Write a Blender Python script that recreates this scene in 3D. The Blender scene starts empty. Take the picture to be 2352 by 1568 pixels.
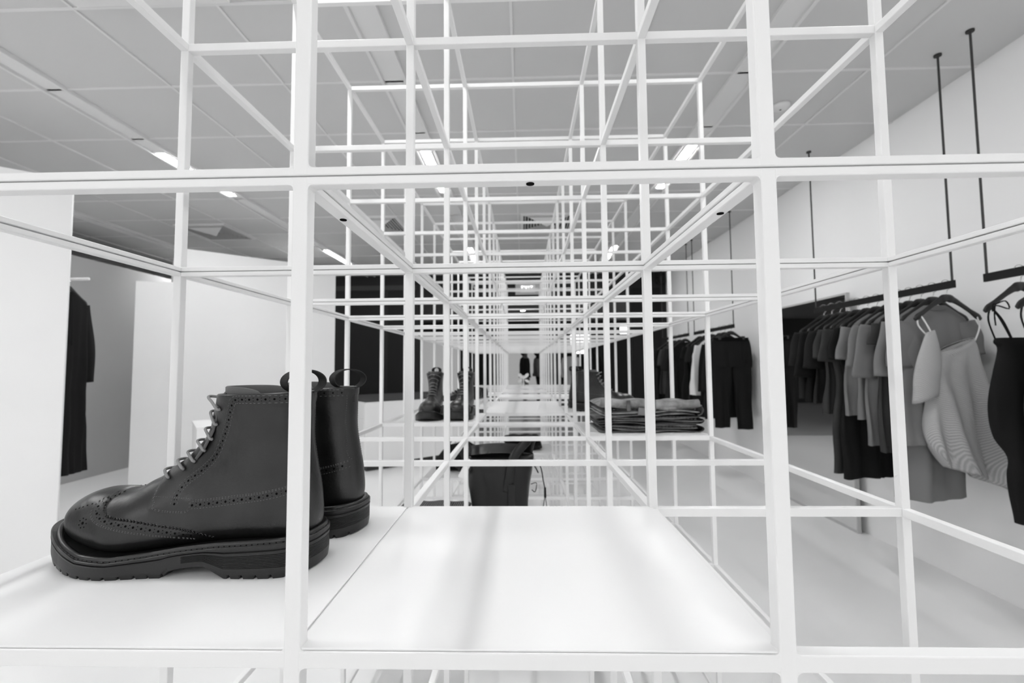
import bpy, bmesh, math, random
from mathutils import Vector, Matrix
from mathutils.bvhtree import BVHTree
sc = bpy.context.scene
COL = sc.collection
# ------------------------------------------------------------------ camera
CAM = Vector((0, 0, 1.2))
R_ = Vector((0.99963538, 0.02566644, -0.00838673))
F_ = Vector((-0.02515783, 0.9981154, 0.05597074))
U_ = Vector((0.0098075, -0.05573934, 0.99839719))
cd = bpy.data.cameras.new('camera'); cam = bpy.data.objects.new('camera', cd); COL.objects.link(cam)
m = Matrix((R_, U_, -F_)).transposed().to_4x4(); m.translation = CAM
cam.matrix_world = m
cd.sensor_width = 36; cd.lens = 36 * 1015.15 / 2352
cd.clip_start = .02; cd.clip_end = 100
cd.dof.use_dof = True; cd.dof.focus_distance = .50; cd.dof.aperture_fstop = 7.0
sc.camera = cam
# ------------------------------------------------------------------ world, exposure
w = bpy.data.worlds.new('world'); sc.world = w; w.use_nodes = True
bg = w.node_tree.nodes['Background']; bg.inputs[0].default_value = (1, 1, 1, 1); bg.inputs[1].default_value = 0.85
sc.view_settings.view_transform = 'Standard'; sc.view_settings.look = 'None'
sc.view_settings.gamma = 1; sc.view_settings.exposure = 0.38; sc.view_settings.use_curve_mapping = False
sc.cycles.max_bounces = 10; sc.cycles.diffuse_bounces = 6; sc.cycles.use_denoising = True
STRIP = 64.0          # emission of the ceiling strip lights

# ------------------------------------------------------------------ materials
def mat(name, g, rough=.5, spec=.5, metal=0., bump=0., bscale=200., emit=0., var=0., vscale=6., coat=0., trans=0., wave=None):
    m = bpy.data.materials.new(name); m.use_nodes = True; nt = m.node_tree; b = nt.nodes['Principled BSDF']
    b.inputs['Base Color'].default_value = (g, g, g, 1); b.inputs['Roughness'].default_value = rough
    b.inputs['Metallic'].default_value = metal; b.inputs['Specular IOR Level'].default_value = spec
    b.inputs['Coat Weight'].default_value = coat; b.inputs['Transmission Weight'].default_value = trans
    if emit: b.inputs['Emission Color'].default_value = (1, 1, 1, 1); b.inputs['Emission Strength'].default_value = emit
    tc = nt.nodes.new('ShaderNodeTexCoord')
    if var:
        n = nt.nodes.new('ShaderNodeTexNoise'); n.inputs['Scale'].default_value = vscale; n.inputs['Detail'].default_value = 5
        nt.links.new(tc.outputs['Object'], n.inputs['Vector'])
        r = nt.nodes.new('ShaderNodeMapRange'); r.inputs[1].default_value = .3; r.inputs[2].default_value = .7
        r.inputs[3].default_value = g * (1 - var); r.inputs[4].default_value = g * (1 + var)
        nt.links.new(n.outputs['Fac'], r.inputs[0]); nt.links.new(r.outputs[0], b.inputs['Base Color'])
    if bump:
        n = nt.nodes.new('ShaderNodeTexNoise'); n.inputs['Scale'].default_value = bscale; n.inputs['Detail'].default_value = 4
        nt.links.new(tc.outputs['Object'], n.inputs['Vector'])
        bp = nt.nodes.new('ShaderNodeBump'); bp.inputs['Strength'].default_value = bump; bp.inputs['Distance'].default_value = .002
        nt.links.new(n.outputs['Fac'], bp.inputs['Height']); nt.links.new(bp.outputs[0], b.inputs['Normal'])
    if wave:
        axis, sca, amt, dark = wave
        n = nt.nodes.new('ShaderNodeTexWave'); n.bands_direction = axis; n.inputs['Scale'].default_value = sca; n.inputs['Distortion'].default_value = .6
        nt.links.new(tc.outputs['Object'], n.inputs['Vector'])
        bp = nt.nodes.new('ShaderNodeBump'); bp.inputs['Strength'].default_value = amt; bp.inputs['Distance'].default_value = .004
        nt.links.new(n.outputs['Fac'], bp.inputs['Height']); nt.links.new(bp.outputs[0], b.inputs['Normal'])
        r = nt.nodes.new('ShaderNodeMapRange'); r.inputs[3].default_value = g * dark; r.inputs[4].default_value = g
        nt.links.new(n.outputs['Fac'], r.inputs[0]); nt.links.new(r.outputs[0], b.inputs['Base Color'])
    return m
M = dict(
    paint=mat('white_powder_coat', .80, .38, .4, bump=.04, bscale=400),
    plate=mat('white_shelf_paint', .82, .42, .4, bump=.03, bscale=300),
    wall=mat('white_wall_paint', .88, .8, .2, bump=.05, bscale=150),
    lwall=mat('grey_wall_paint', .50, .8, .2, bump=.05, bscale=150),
    panel=mat('white_laminate', .84, .5, .3),
    ceil=mat('ceiling_paint', .62, .85, .1, bump=.03, bscale=120),
    ceilt=mat('ceiling_trim_paint', .74, .6, .2),
    floor=mat('pale_resin_floor', .82, .28, .45, var=.03, vscale=1.3),
    black=mat('matt_black', .012, .7, .2),
    dark=mat('dark_panel', .02, .6, .2),
    dgrey=mat('dark_grey_panel', .05, .6, .2),
    seam=mat('dark_seam', .12, .9, .1),
    emit=mat('strip_diffuser', .8, .5, emit=STRIP),
    down=mat('downlight_glow', .8, .5, emit=25),
    leather=mat('dark_brown_leather', .0095, .34, .5, bump=.12, bscale=260, var=.55, vscale=26),
    leather2=mat('black_smooth_leather', .008, .36, .35, bump=.15, bscale=180, var=.2, vscale=12),
    lining=mat('pale_leather_lining', .085, .6, .3, bump=.1, bscale=300),
    rubber=mat('black_rubber', .012, .42, .45, bump=.05, bscale=500),
    welt=mat('welt_black', .010, .3, .5),
    stitch=mat('grey_thread', .16, .7, .2),
    lace=mat('grey_lace', .26, .75, .2, bump=.5, bscale=900),
    wstitch=mat('dark_thread', .035, .6, .3),
    hole=mat('punched_hole', .004, .9, .05),
    webbing=mat('black_webbing', .025, .85, .2, bump=.4, bscale=700),
    steel=mat('bright_steel', .55, .25, .5, metal=1),
    mirror=mat('mirror_glass', .86, .0, .5, metal=1),
    hanger=mat('black_hanger', .015, .4, .4),
    knit=mat('light_grey_knit', .52, .9, .1, wave=('DIAGONAL', 62, .6, .7)),
    tee=mat('mid_grey_jersey', .18, .95, .1, bump=.3, bscale=400),
    tee2=mat('ash_grey_jersey', .19, .95, .1, bump=.3, bscale=400),
    tee3=mat('charcoal_jersey', .045, .95, .1, bump=.3, bscale=400),
    cblack=mat('black_cloth', .010, .9, .15, bump=.3, bscale=300),
    cblack2=mat('soft_black_cloth', .018, .9, .15, bump=.3, bscale=300),
    cwhite=mat('white_cloth', .75, .9, .1, bump=.3, bscale=300),
    denim=mat('worn_denim', .27, .9, .1, bump=.8, bscale=800, var=.45, vscale=26),
    denimd=mat('dark_denim', .15, .9, .1, bump=.8, bscale=800, var=.45, vscale=26),
    rib=mat('ribbed_grey_knit', .22, .9, .1, wave=('X', 40, .9, .4)),
    skin=mat('skin_tone', .35, .6, .3),
    shop=mat('lit_shop_window', .35, .4, emit=.22),
    shopb=mat('bright_shop_window', .8, .4, emit=2.2),
    signg=mat('sign_housing', .3, .5, emit=.08),
    signp=mat('sign_panel_lit', .5, .5, emit=.12),
    signt=mat('sign_letters_lit', .9, .5, emit=1.1),
    mfloor=mat('mall_floor', .45, .25, .5),
    mceil=mat('mall_ceiling', .16, .8, .2),
)
# ------------------------------------------------------------------ object helpers
def obj(name, bm, mt, parent=None, smooth=False, loc=None):
    me = bpy.data.meshes.new(name); bm.normal_update(); bm.to_mesh(me); bm.free()
    me.materials.append(M[mt] if isinstance(mt, str) else mt)
    if smooth:
        for p in me.polygons: p.use_smooth = True
    o = bpy.data.objects.new(name, me); COL.objects.link(o)
    if parent: o.parent = parent
    if loc: o.location = loc
    return o
def tag(o, label, cat, group=None, kind=None):
    o['label'] = label; o['category'] = cat
    if group: o['group'] = group
    if kind: o['kind'] = kind
    return o
def thing(name, label, cat, loc=(0, 0, 0), rz=0, group=None):
    o = bpy.data.objects.new(name, None); COL.objects.link(o); o.empty_display_size = .05
    o.location = loc; o.rotation_euler = (0, 0, rz)
    return tag(o, label, cat, group)
def struct(name, bm, mt, parent=None, smooth=False):
    o = obj(name, bm, mt, parent, smooth); o['kind'] = 'structure'; return o
def dup(root, loc, rz=None, label=None, cat=None, group=None):
    r = root.copy(); COL.objects.link(r); r.location = loc
    if rz is not None: r.rotation_euler = (0, 0, rz)
    if label: r['label'] = label
    if group: r['group'] = group
    for ch in list(root.children):
        c = ch.copy(); COL.objects.link(c); c.parent = r
        for g in list(ch.children):
            d = g.copy(); COL.objects.link(d); d.parent = c
    return r
def box(bm, x0, x1, y0, y1, z0, z1, bev=0, mtx=None):
    vs = [bm.verts.new(v) for v in ((x0, y0, z0), (x1, y0, z0), (x1, y1, z0), (x0, y1, z0), (x0, y0, z1), (x1, y0, z1), (x1, y1, z1), (x0, y1, z1))]
    fs = [bm.faces.new([vs[i] for i in f]) for f in ((0, 3, 2, 1), (4, 5, 6, 7), (0, 1, 5, 4), (1, 2, 6, 5), (2, 3, 7, 6), (3, 0, 4, 7))]
    if mtx: bmesh.ops.transform(bm, matrix=mtx, verts=vs)
    if bev:
        es = list({e for f in fs for e in f.edges})
        bmesh.ops.bevel(bm, geom=es, offset=bev, segments=2, profile=.5, affect='EDGES')
def bx(*a, bev=0, mtx=None):
    bm = bmesh.new(); box(bm, *a, bev=bev, mtx=mtx); return bm
def tube(bm, pts, r, n=8, closed=False, flat=1., up=Vector((0, 0, 1))):
    pts = [Vector(p) for p in pts]; N = len(pts); rings = []
    for i, p in enumerate(pts):
        a = pts[i - 1] if (i or closed) else p; b = pts[(i + 1) % N] if (i < N - 1 or closed) else p
        t = (b - a).normalized(); s = t.cross(up)
        if s.length < 1e-4: s = t.cross(Vector((0, 1, 0)))
        s.normalize(); q = s.cross(t); rr = r[i] if isinstance(r, (list, tuple)) else r
        rings.append([bm.verts.new(p + s * math.cos(k * 2 * math.pi / n) * rr + q * math.sin(k * 2 * math.pi / n) * rr * flat) for k in range(n)])
    M_ = N if closed else N - 1
    for i in range(M_):
        A, B = rings[i], rings[(i + 1) % N]
        for k in range(n): bm.faces.new((A[k], A[(k + 1) % n], B[(k + 1) % n], B[k]))
    if not closed:
        bm.faces.new(rings[0][::-1]); bm.faces.new(rings[-1])
def loft(bm, rings, cap0=True, cap1=True, closed=True):
    rv = [[bm.verts.new(p) for p in r] for r in rings]; n = len(rv[0])
    for A, B in zip(rv, rv[1:]):
        for k in range(n if closed else n - 1): bm.faces.new((A[k], A[(k + 1) % n], B[(k + 1) % n], B[k]))
    if cap0: bm.faces.new(rv[0][::-1])
    if cap1: bm.faces.new(rv[-1])
    return rv
def cyl(bm, c, r, h, n=24, axis='Z', r2=None):
    r2 = r if r2 is None else r2; c = Vector(c); R = []
    for rr, d in ((r, 0), (r2, h)):
        L = []
        for k in range(n):
            a = 2 * math.pi * k / n; x, y = rr * math.cos(a), rr * math.sin(a)
            L.append(c + (Vector((x, y, d)) if axis == 'Z' else Vector((x, d, y)) if axis == 'Y' else Vector((d, x, y))))
        R.append(L)
    loft(bm, R)
def lerp_table(tb, x):
    if x <= tb[0][0]: return tb[0][1]
    for (a, va), (b, vb) in zip(tb, tb[1:]):
        if x <= b:
            t = (x - a) / (b - a); return va + (vb - va) * t
    return tb[-1][1]
def catmull(P, x):            # P: list of values at integer x
    n = len(P) - 1; i = min(int(x), n - 1); t = x - i
    p0 = P[max(i - 1, 0)]; p1 = P[i]; p2 = P[i + 1]; p3 = P[min(i + 2, n)]
    return .5 * ((2 * p1) + (-p0 + p2) * t + (2 * p0 - 5 * p1 + 4 * p2 - p3) * t * t + (-p0 + 3 * p1 - 3 * p2 + p3) * t ** 3)
def spath(P, n=60):
    P = [Vector(p) for p in P]; out = []
    for k in range(n + 1):
        x = k * (len(P) - 1) / n
        out.append(Vector([catmull([p[c] for p in P], x) for c in range(3)]))
    return out

# ------------------------------------------------------------------ the room
H = 2.77; WX = 2.42
struct('floor', bx(-7.2, WX + .1, -3.2, 7.6, -.06, 0), 'floor')
struct('wall_right', bx(WX, WX + .12, -3.2, 7.6, -.02, H + .02), 'wall')
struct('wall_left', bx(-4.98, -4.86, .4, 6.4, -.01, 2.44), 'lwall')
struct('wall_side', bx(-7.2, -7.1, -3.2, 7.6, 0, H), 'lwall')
cb = bmesh.new(); box(cb, -7.2, WX + .1, -3.2, 7.62, H, H + .08)
struct('ceiling', cb, 'ceil')
# recessed joints of the ceiling boards read as slim raised cover strips
n_tr = 0
for k in range(-11, 4):
    x = -.04 + .633 * k
    if k % 3 == 2 or k in (-1, -4, -7, -10): pass
    chan = (k + 1) % 3 == 0
    if chan:
        b = bmesh.new(); cx = {-1: -.69, -4: -2.595, 2: 1.21}.get(k, x)
        for s in (-1, 1): box(b, cx + s * .062 - .008, cx + s * .062 + .008, -3, 7.45, H - .022, H - .0005)
        box(b, cx - .054, cx + .054, -3, 7.45, H - .006, H - .0005)
    else:
        b = bx(x - .006, x + .006, -3, 7.45, H - .007, H - .0005)
    n_tr += 1; struct('trim_%d' % n_tr, b, 'ceilt')
for k in range(-4, 10):
    y = 2.324 + .538 * k
    b = bmesh.new(); box(b, -7.1, WX, y - .007, y + .007, H - .006, H - .0005)
    n_tr += 1; struct('trim_%d' % n_tr, b, 'ceilt')
# strip lights in the three channels
strips = [(x, y) for x in (-4.5, -2.595, -.69, 1.21) for y in (-2.3, .37, 3.03, 5.7)]
place = {-4.5: 'outer left', -2.595: 'left', -.69: 'centre', 1.21: 'right'}
howf = {-2.3: 'behind the frame', .37: 'above the nearest boots', 3.03: 'nearer of the two ahead', 5.7: 'farther of the two ahead'}
for x, y in strips:
    t = thing('strip_light', 'bright slim strip light in the %s ceiling channel, %s' % (place[x], howf[y]), 'light', (x, y, H - .006), 0, 'ceiling strip lights')
    b = bmesh.new(); box(b, -.03, .03, .01, .79, -.022, -.004, bev=.006); obj('diffuser', b, 'emit', t)
    b = bmesh.new()
    for s in (-1, 1): box(b, s * .036 - .005, s * .036 + .005, 0, .8, -.016, -.0005)
    box(b, -.041, .041, -.012, 0, -.016, -.0005); box(b, -.041, .041, .8, .812, -.016, -.0005); obj('housing', b, 'ceilt', t)
# air diffusers
for x, y, l in ((-3.50, 4.9, 'left'), (-1.58, 4.75, 'middle'), (.27, 4.75, 'right')):
    t = thing('air_vent', 'square louvred ceiling air vent, the %s one of the row of three' % l, 'vent', (x, y, H), 0, 'ceiling air vents')
    b = bmesh.new(); a = .27
    for s in (-1, 1): box(b, s * a - .015, s * a + .015, -a - .015, a + .015, -.02, -.0005); box(b, -a + .015, a - .015, s * a - .015, s * a + .015, -.02, -.0005)
    obj('vent_frame', b, 'ceilt', t)
    obj('backing', bx(-a + .015, a - .015, -a + .015, a - .015, -.004, -.001), 'dgrey', t)
    b = bmesh.new()
    for k in range(7):
        r = .235 - k * .032
        for s in (-1, 1):
            box(b, s * r - .006, s * r + .006, -r, r, -.018, -.006); box(b, -r, r, s * r - .006, s * r + .006, -.018, -.006)
    obj('louvres', b, 'lwall', t)
    b = bmesh.new(); v = [b.verts.new(p) for p in ((-.25, -.25, -.006), (.25, -.25, -.006), (.0, .0, -.055), (-.25, -.25, -.003), (.25, -.25, -.003), (0, 0, -.05))]
    for f in ((0, 1, 2), (5, 4, 3), (0, 3, 4, 1), (1, 4, 5, 2), (2, 5, 3, 0)): b.faces.new([v[i] for i in f])
    obj('deflector', b, 'paint', t)
t = thing('smoke_detector', 'small round white detector on the ceiling right of the grid frame', 'detector', (1.577, 2.645, H))
b = bmesh.new(); loft(b, [[(r * math.cos(a), r * math.sin(a), z) for a in [i * math.pi / 16 for i in range(32)]] for r, z in ((.052, -.0005), (.052, -.012), (.044, -.02), (.03, -.026), (.01, -.028))]); obj('housing', b, 'ceilt', t, True)
b = bmesh.new(); cyl(b, (0, 0, -.0295), .006, .003, 12); obj('indicator', b, 'dgrey', t)
t = thing('ceiling_hatch', 'raised white rectangular hatch on the ceiling at top left', 'hatch', (-1.55, 1.55, H))
b = bmesh.new(); box(b, -.33, .33, -.2, .2, -.035, -.0005, bev=.004); obj('frame', b, 'ceilt', t)
b = bmesh.new(); box(b, -.28, .28, -.15, .15, -.045, -.034, bev=.003); obj('panel', b, 'ceilt', t)

# dark entrance wall with the opening, and the hall beyond
PY = 7.47
b = bmesh.new()
box(b, -7.1, -1.78, PY, PY + .12, 0, H); box(b, 1.78, WX, PY, PY + .12, 0, H); box(b, -1.78, 1.78, PY, PY + .12, 2.28, H)
struct('wall_end', b, 'dark')
b = bmesh.new(); box(b, -3.02, -2.42, PY - .03, PY - .001, .01, 2.5); struct('trim_40', b, 'black')
b = bmesh.new(); box(b, -2.30, -1.86, PY - .03, PY - .001, .01, 2.5); struct('trim_41', b, 'black')
b = bmesh.new(); box(b, -3.6, -1.82, PY - .02, PY - .001, 2.52, 2.6); struct('trim_42', b, 'dgrey')
b = bmesh.new(); box(b, 1.84, 2.30, PY - .03, PY - .001, .01, 2.5); struct('trim_43', b, 'black')
struct('floor_hall', bx(-9, 9, 7.61, 20, -.06, 0), 'mfloor')
struct('ceiling_hall', bx(-9, 9, 7.63, 20, 2.62, 2.7), 'mceil')
struct('wall_hall', bx(-9, 9, 14.0, 14.1, 0, 2.62), 'dark')
for k, (x, y) in enumerate(((-2.4, 9.6), (-1.0, 9.6), (.0, 11.2), (1.7, 10.3), (-1.9, 12.2), (2.6, 12.0), (-.9, 12.6), (1.0, 12.6))):
    t = thing('downlight', 'small round downlight in the dark hall ceiling beyond the entrance', 'light', (x, y, 2.62), 0, 'hall downlights')
    b = bmesh.new(); cyl(b, (0, 0, -.012), .055, .0115, 20); obj('lens', b, 'down', t)
    b = bmesh.new(); tube(b, [(.062 * math.cos(a), .062 * math.sin(a), -.006) for a in [i * math.pi / 12 for i in range(24)]], .007, 6, True); obj('rim', b, 'ceilt', t)
for k, (x0, x1, mt, z0, z1, lb) in enumerate(((-3.25, -1.95, 'shop', .1, 2.3, 'pale shop window across the hall behind the shelf boots'), (-.55, .62, 'shop', .1, 2.3, 'pale shop window across the hall at the end of the grid tunnel'),
        (1.45, 2.15, 'shopb', 1.55, 2.2, 'very bright small window across the hall, upper right of the tunnel end'), (3.0, 3.6, 'shopb', 2.75 - .6, 2.5, 'bright high window across the hall near the right wall'))):
    t = thing('shop_window', lb, 'window', (0, 13.9, 0))
    obj('pane', bx(x0, x1, 0, .04, z0, z1), mt, t)
    b = bmesh.new()
    for xx in (x0, x1): box(b, xx - .03, xx + .03, -.03, .06, z0 - .03, z1 + .03)
    for zz in (z0, z1): box(b, x0 + .03, x1 - .03, -.03, .06, zz - .03, zz + .03)
    obj('frame', b, 'dgrey', t)
# exit sign
t = thing('exit_sign', 'lit exit sign on the dark header above the entrance opening', 'sign', (.088, PY - .001, 2.51))
obj('housing', bx(-.21, .21, -.05, 0, -.1, .1, bev=.004), 'signg', t)
obj('panel', bx(-.125, .125, -.056, -.0502, -.065, .065), 'signp', t)
def letter(b, ch, x, w, h, s):
    L = {'E': [(0, 0, s, h), (0, 0, w, s), (0, h / 2 - s / 2, w * .85, h / 2 + s / 2), (0, h - s, w, h)], 'I': [(w / 2 - s / 2, 0, w / 2 + s / 2, h)], 'T': [(w / 2 - s / 2, 0, w / 2 + s / 2, h), (0, h - s, w, h)]}
    if ch == 'X':
        for sg in (-1, 1):
            mt = Matrix.Translation((x + w / 2, -.058, 0)) @ Matrix.Rotation(sg * math.atan2(w - s, h), 4, 'Y')
            box(b, -s / 2, s / 2, -.003, .001, -h * .56, h * .56, mtx=mt)
    else:
        for a in L[ch]: box(b, x + a[0], x + a[2], -.061, -.0565, a[1] - h / 2, a[3] - h / 2)
b = bmesh.new()
for i, (ch, ww) in enumerate((('E', .042), ('X', .052), ('I', .02), ('T', .046))): letter(b, ch, (-.105, -.055, .007, .04)[i], ww, .085, .013)
obj('lettering', b, 'signt', t)
# security camera on the end wall
t = thing('security_camera', 'small black security camera high on the end wall near the right', 'camera', (2.3, 7.44, 2.66))
b = bmesh.new(); cyl(b, (0, 0, .03), .05, .06, 16); obj('mount', b, 'black', t)
b = bmesh.new(); loft(b, [[(r * math.cos(a), y, -.04 + r * math.sin(a)) for a in [i * math.pi / 8 for i in range(16)]] for r, y in ((.03, .02), (.06, 0), (.065, -.12), (.05, -.16))]); obj('body', b, 'black', t)

# left partitions (all stand turned about 40 degrees to the frame)
def slab(name, label, cat, A, B, th, z0, z1, mt='panel', bev=.003):
    A = Vector(A); B = Vector(B); d = B - A; L = d.length; ang = math.atan2(d.y, d.x)
    o = obj(name, bx(0, L, 0, th, z0, z1, bev=bev), mt); o.location = (A.x, A.y, 0); o.rotation_euler = (0, 0, ang)
    return tag(o, label, cat)
slab('partition_panel', 'tall white display panel standing at far left, cut off by the picture edge', 'panel', (-4.10, 1.60), (-2.83, 2.66), .05, 0, 2.4)
slab('partition_block', 'large white block wall behind the brogue boots', 'partition', (-3.42, 4.22), (-2.25, 5.22), 1.25, 0, 2.4)
slab('fitting_room_screen', 'narrow white upright panel between the large white block wall and the hanging coat', 'panel', (-3.63, 4.02), (-3.32, 4.12), .06, 0, 2.03)
def pedestal(name, label, x, y, L, W, h, ndr, ang):
    t = thing(name, label, 'cabinet', (x, y, 0), ang)
    obj('body', bx(0, L, 0, W, .07, h - .012, bev=.002), 'panel', t)
    obj('plinth', bx(.03, L - .03, .03, W - .03, 0, .0695), 'dgrey', t)
    obj('top', bx(-.004, L + .004, -.004, W + .004, h - .0118, h), 'dgrey' if ndr else 'panel', t)
    for k in range(ndr):
        zz = .09 + k * (h - .12) / ndr
        obj('drawer', bx(-.008, -.0005, .01, W - .01, zz, zz + (h - .12) / ndr - .008), 'panel', t)
    return t
pedestal('drawer_cabinet', 'white drawer cabinet with dark top in front of the dark end wall', -1.83, 5.1, 1.5, 1.3, .81, 4, math.radians(40))
pedestal('display_pedestal', 'low plain white pedestal behind the laces of the nearest boot', -2.24, 3.0, .5, .5, .8, 0, math.radians(40))

# ------------------------------------------------------------------ the display frame
CX, CYL = .4, .3646
def PX(i): return (i - .4791) * .4
def PYY(j): return .3766 + j * CYL
LV = {-2: .152, -1: .557, 0: .9618, 1: 1.3664, 2: 1.7662, 3: 2.1654}
T = .0068       # half tube
I = .0002       # rails are welded a hair inside the post faces
def frame_unit(name, label, j0, j1, lower, bev):
    t = thing(name, label, 'frame', (0, PYY(j0), 0), 0, 'white grid display frames')
    oy = PYY(j0)
    z0, z1 = (0.0, LV[1] - .0006) if lower else (LV[1] + .0006, LV[3] + T)
    lv = [-2, -1, 0] if lower else [2, 3]
    def part(n, *a):
        o = obj(n, bx(a[0], a[1], a[2] - oy, a[3] - oy, a[4], a[5], bev=bev), 'paint', t); return o
    for j in range(j0, j1 + 1):
        for i in range(-1, 3):
            part('post', PX(i) - T, PX(i) + T, PYY(j) - T, PYY(j) + T, z0 + (0 if lower else I), z1 - (I if lower else 0))
        for k in lv:
            part('cross_rail', PX(-1) + T * .9, PX(2) - T * .9, PYY(j) - T + I, PYY(j) + T - I, LV[k] - T, LV[k] + T)
        e = (z1 - .0074, z1) if lower else (z0, z0 + .0074)
        part('cross_rail', PX(-1) + T * .9, PX(2) - T * .9, PYY(j) - T + I, PYY(j) + T - I, e[0], e[1])
    yend = PYY(j1 + 1) - T if j1 < 14 else PYY(j1)
    for i in range(-1, 3):
        for k in lv:
            part('side_rail', PX(i) - T + I, PX(i) + T - I, PYY(j0) + T, yend, LV[k] - T + I, LV[k] + T - I)
        e = (z1 - .0074, z1) if lower else (z0, z0 + .0074)
        part('side_rail', PX(i) - T + I, PX(i) + T - I, PYY(j0) + T, yend, e[0] + I, e[1] - I)
    return t
zone = [('nearest', 0, 4), ('middle', 5, 9), ('farthest', 10, 14)]
for zn, a, c in zone:
    lo = frame_unit('grid_frame', 'white square tube grid frame carrying the shelves, lower tier, %s section' % zn, a, c, True, .0012 if a == 0 else 0)
    up = frame_unit('grid_frame', 'white square tube grid frame open to the ceiling, upper tier, %s section' % zn, a, c, False, .0012 if a == 0 else 0)
    if a == 0:
        for x, y in ((.0075, 0), (PX(0), .085), (PX(1), .085)):
            b = bmesh.new(); cyl(b, (x, y, LV[1] - .0086), .0036, .0008, 20); obj('screw_hole', b, 'hole', lo)
        # weld fillets where posts meet the paired rails
        for i in (0, 1):
            for s in (-1, 1):
                for par, zc, sg in ((lo, LV[1] - .0078, -1), (up, LV[1] + .0078, 1), (lo, LV[0] + T, 1), (lo, LV[0] - T, -1)):
                    b = bmesh.new(); x0 = PX(i) + s * T; r = .0035; ring = [(x0 - s * .001, zc - sg * .001), (x0 + s * r, zc - sg * .001)]
                    for q in range(6):
                        an = math.pi / 2 * q / 5; ring.append((x0 + s * r - s * r * math.sin(an), zc + sg * r - sg * r * math.cos(an)))
                    ring.append((x0 - s * .001, zc + sg * r))
                    loft(b, [[(p[0], -T + .0005, p[1]) for p in ring], [(p[0], T - .0005, p[1]) for p in ring]])
                    bmesh.ops.recalc_face_normals(b, faces=b.faces); obj('weld', b, 'paint', par)
def shelf(label, i, j, k, mt='plate'):
    z = LV[k] + T
    b = bmesh.new(); g = .0014
    box(b, PX(i) + g, PX(i + 1) - g, PYY(j) - T + .0005 + g, PYY(j + 1) - g, z + .0003, z + .002, bev=.0005)
    # corner notches around the posts are hidden by keeping the panel between them
    o = obj('shelf_panel', b, mt); return tag(o, label, 'shelf', 'white shelf panels of the grid frame')
shelf('white metal shelf panel under the nearest pair of brogue boots', -1, 0, 0)
shelf('empty white metal shelf panel at the front centre', 0, 0, 0)
shelf('white shelf panel under the lace-up boots that face the camera', -1, 4, 0)
shelf('white shelf panel under the folded jeans', 1, 3, 0)
shelf('white low shelf panel under the black leather bag', 0, 3, -1)
shelf('white low shelf panel under the ribbed knit, left of the bag', -1, 3, -1)
shelf('white low shelf panel under the soft dark bag', -1, 6, -1)
shelf('white low shelf panel under the dark folded jumpers', 0, 8, -1)
for q, w_ in ((0, 'front'), (2, 'middle'), (3, 'rear')): shelf('added bottom-level white panel standing in for the brightly lit floor, centre column, %s one' % w_, 0, q + 1, -2)  # added panels: their white stands in for the bright light patch on the floor
for j in (5, 6, 8, 10, 12, 13): shelf('white shelf panel in the receding centre row, %s behind the bag' % ({5: 'first', 6: 'second', 8: 'third', 10: 'fourth', 12: 'fifth', 13: 'sixth'}[j]), 0, j, 0)
shelf('white shelf panel under the low black shoes, left column', -1, 6, 0)
shelf('far white shelf panel in the left column', -1, 9, 0)
shelf('white shelf panel under the dark boots behind the jeans', 1, 5, 0)
shelf('far white shelf panel in the right column', 1, 8, 0)
ST = LV[0] + T + .002     # shelf top
ST1 = LV[-1] + T + .002

# ------------------------------------------------------------------ boots
KF = [(.0150, .044), (.0205, .060), (.029, .0705), (.041, .0780), (.055, .0825), (.070, .0838), (.089, .0838), (.1075, .087), (.121, .0943), (.133, .100), (.143, .1075), (.1535, .1141), (.1655, .122), (.1775, .134), (.187, .144), (.195, .158), (.199, .172), (.203, .184), (.207, .192), (.2093, .1975)]
KB = [(.0150, .041), (.024, .034), (.035, .028), (.05, .022), (.068, .018), (.085, .015), (.105, .015), (.125, .016), (.15, .019), (.175, .022), (.20, .025), (.235, .028), (.275, .030), (.315, .031), (.3345, .044), (.3350, .075), (.3300, .105), (.3235, .14), (.3225, .172), (.323, .200)]
KW = [.004, .020, .0315, .0390, .0450, .0495, .0545, .0535, .050, .046, .043, .0415, .041, .0405, .0395, .0375, .0365, .037, .039, .0405]
KC = [.0, .05, .12, .2, .25, .3, .36, .42, .48, .52, .54, .55, .55, .54, .50, .42, .32, .22, .12, .05]   # narrowing towards the top/front
NS, NA = 150, 120
def boot_point(x, a, off=0.):
    F = [catmull([p[c] for p in KF], x) for c in (0, 1)]; B = [catmull([p[c] for p in KB], x) for c in (0, 1)]
    w_ = catmull(KW, x); c_ = catmull(KC, x)
    ca, sa = math.cos(a), math.sin(a)
    t = (1 - math.copysign(abs(ca) ** .85, ca)) / 2
    y = math.copysign(abs(sa) ** .85, sa) * w_ * (1 - c_ * (1 - t) ** 1.3)
    return Vector((F[0] + (B[0] - F[0]) * t, y, F[1] + (B[1] - F[1]) * t))
def boot_mesh():
    bm = bmesh.new(); n = len(KF) - 1; rings = []
    for k in range(NS + 1):
        x = n * k / NS
        rings.append([boot_point(x, 2 * math.pi * (q + .5) / NA) for q in range(NA)])
    # rolled collar and the inside of the shaft
    top = rings[-1]; c = sum(top, Vector()) / len(top)
    for f, dz in ((.985, .0012), (.955, .0008)):
        rings.append([Vector((c.x + (p.x - c.x) * f, p.y * (f - (1 - f) * .2), p.z + dz)) for p in top])
    for kk in (2, 5, 9, 13, 17, 21, 25, 29, 33):
        src = rings[NS - kk]; c2 = sum(src, Vector()) / len(src)
        rings.append([c2 + (p - c2) * (1 - .0042 / max(.012, (p - c2).length)) for p in src])
    loft(bm, rings, True, True)
    bmesh.ops.recalc_face_normals(bm, faces=bm.faces)
    return bm
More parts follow.
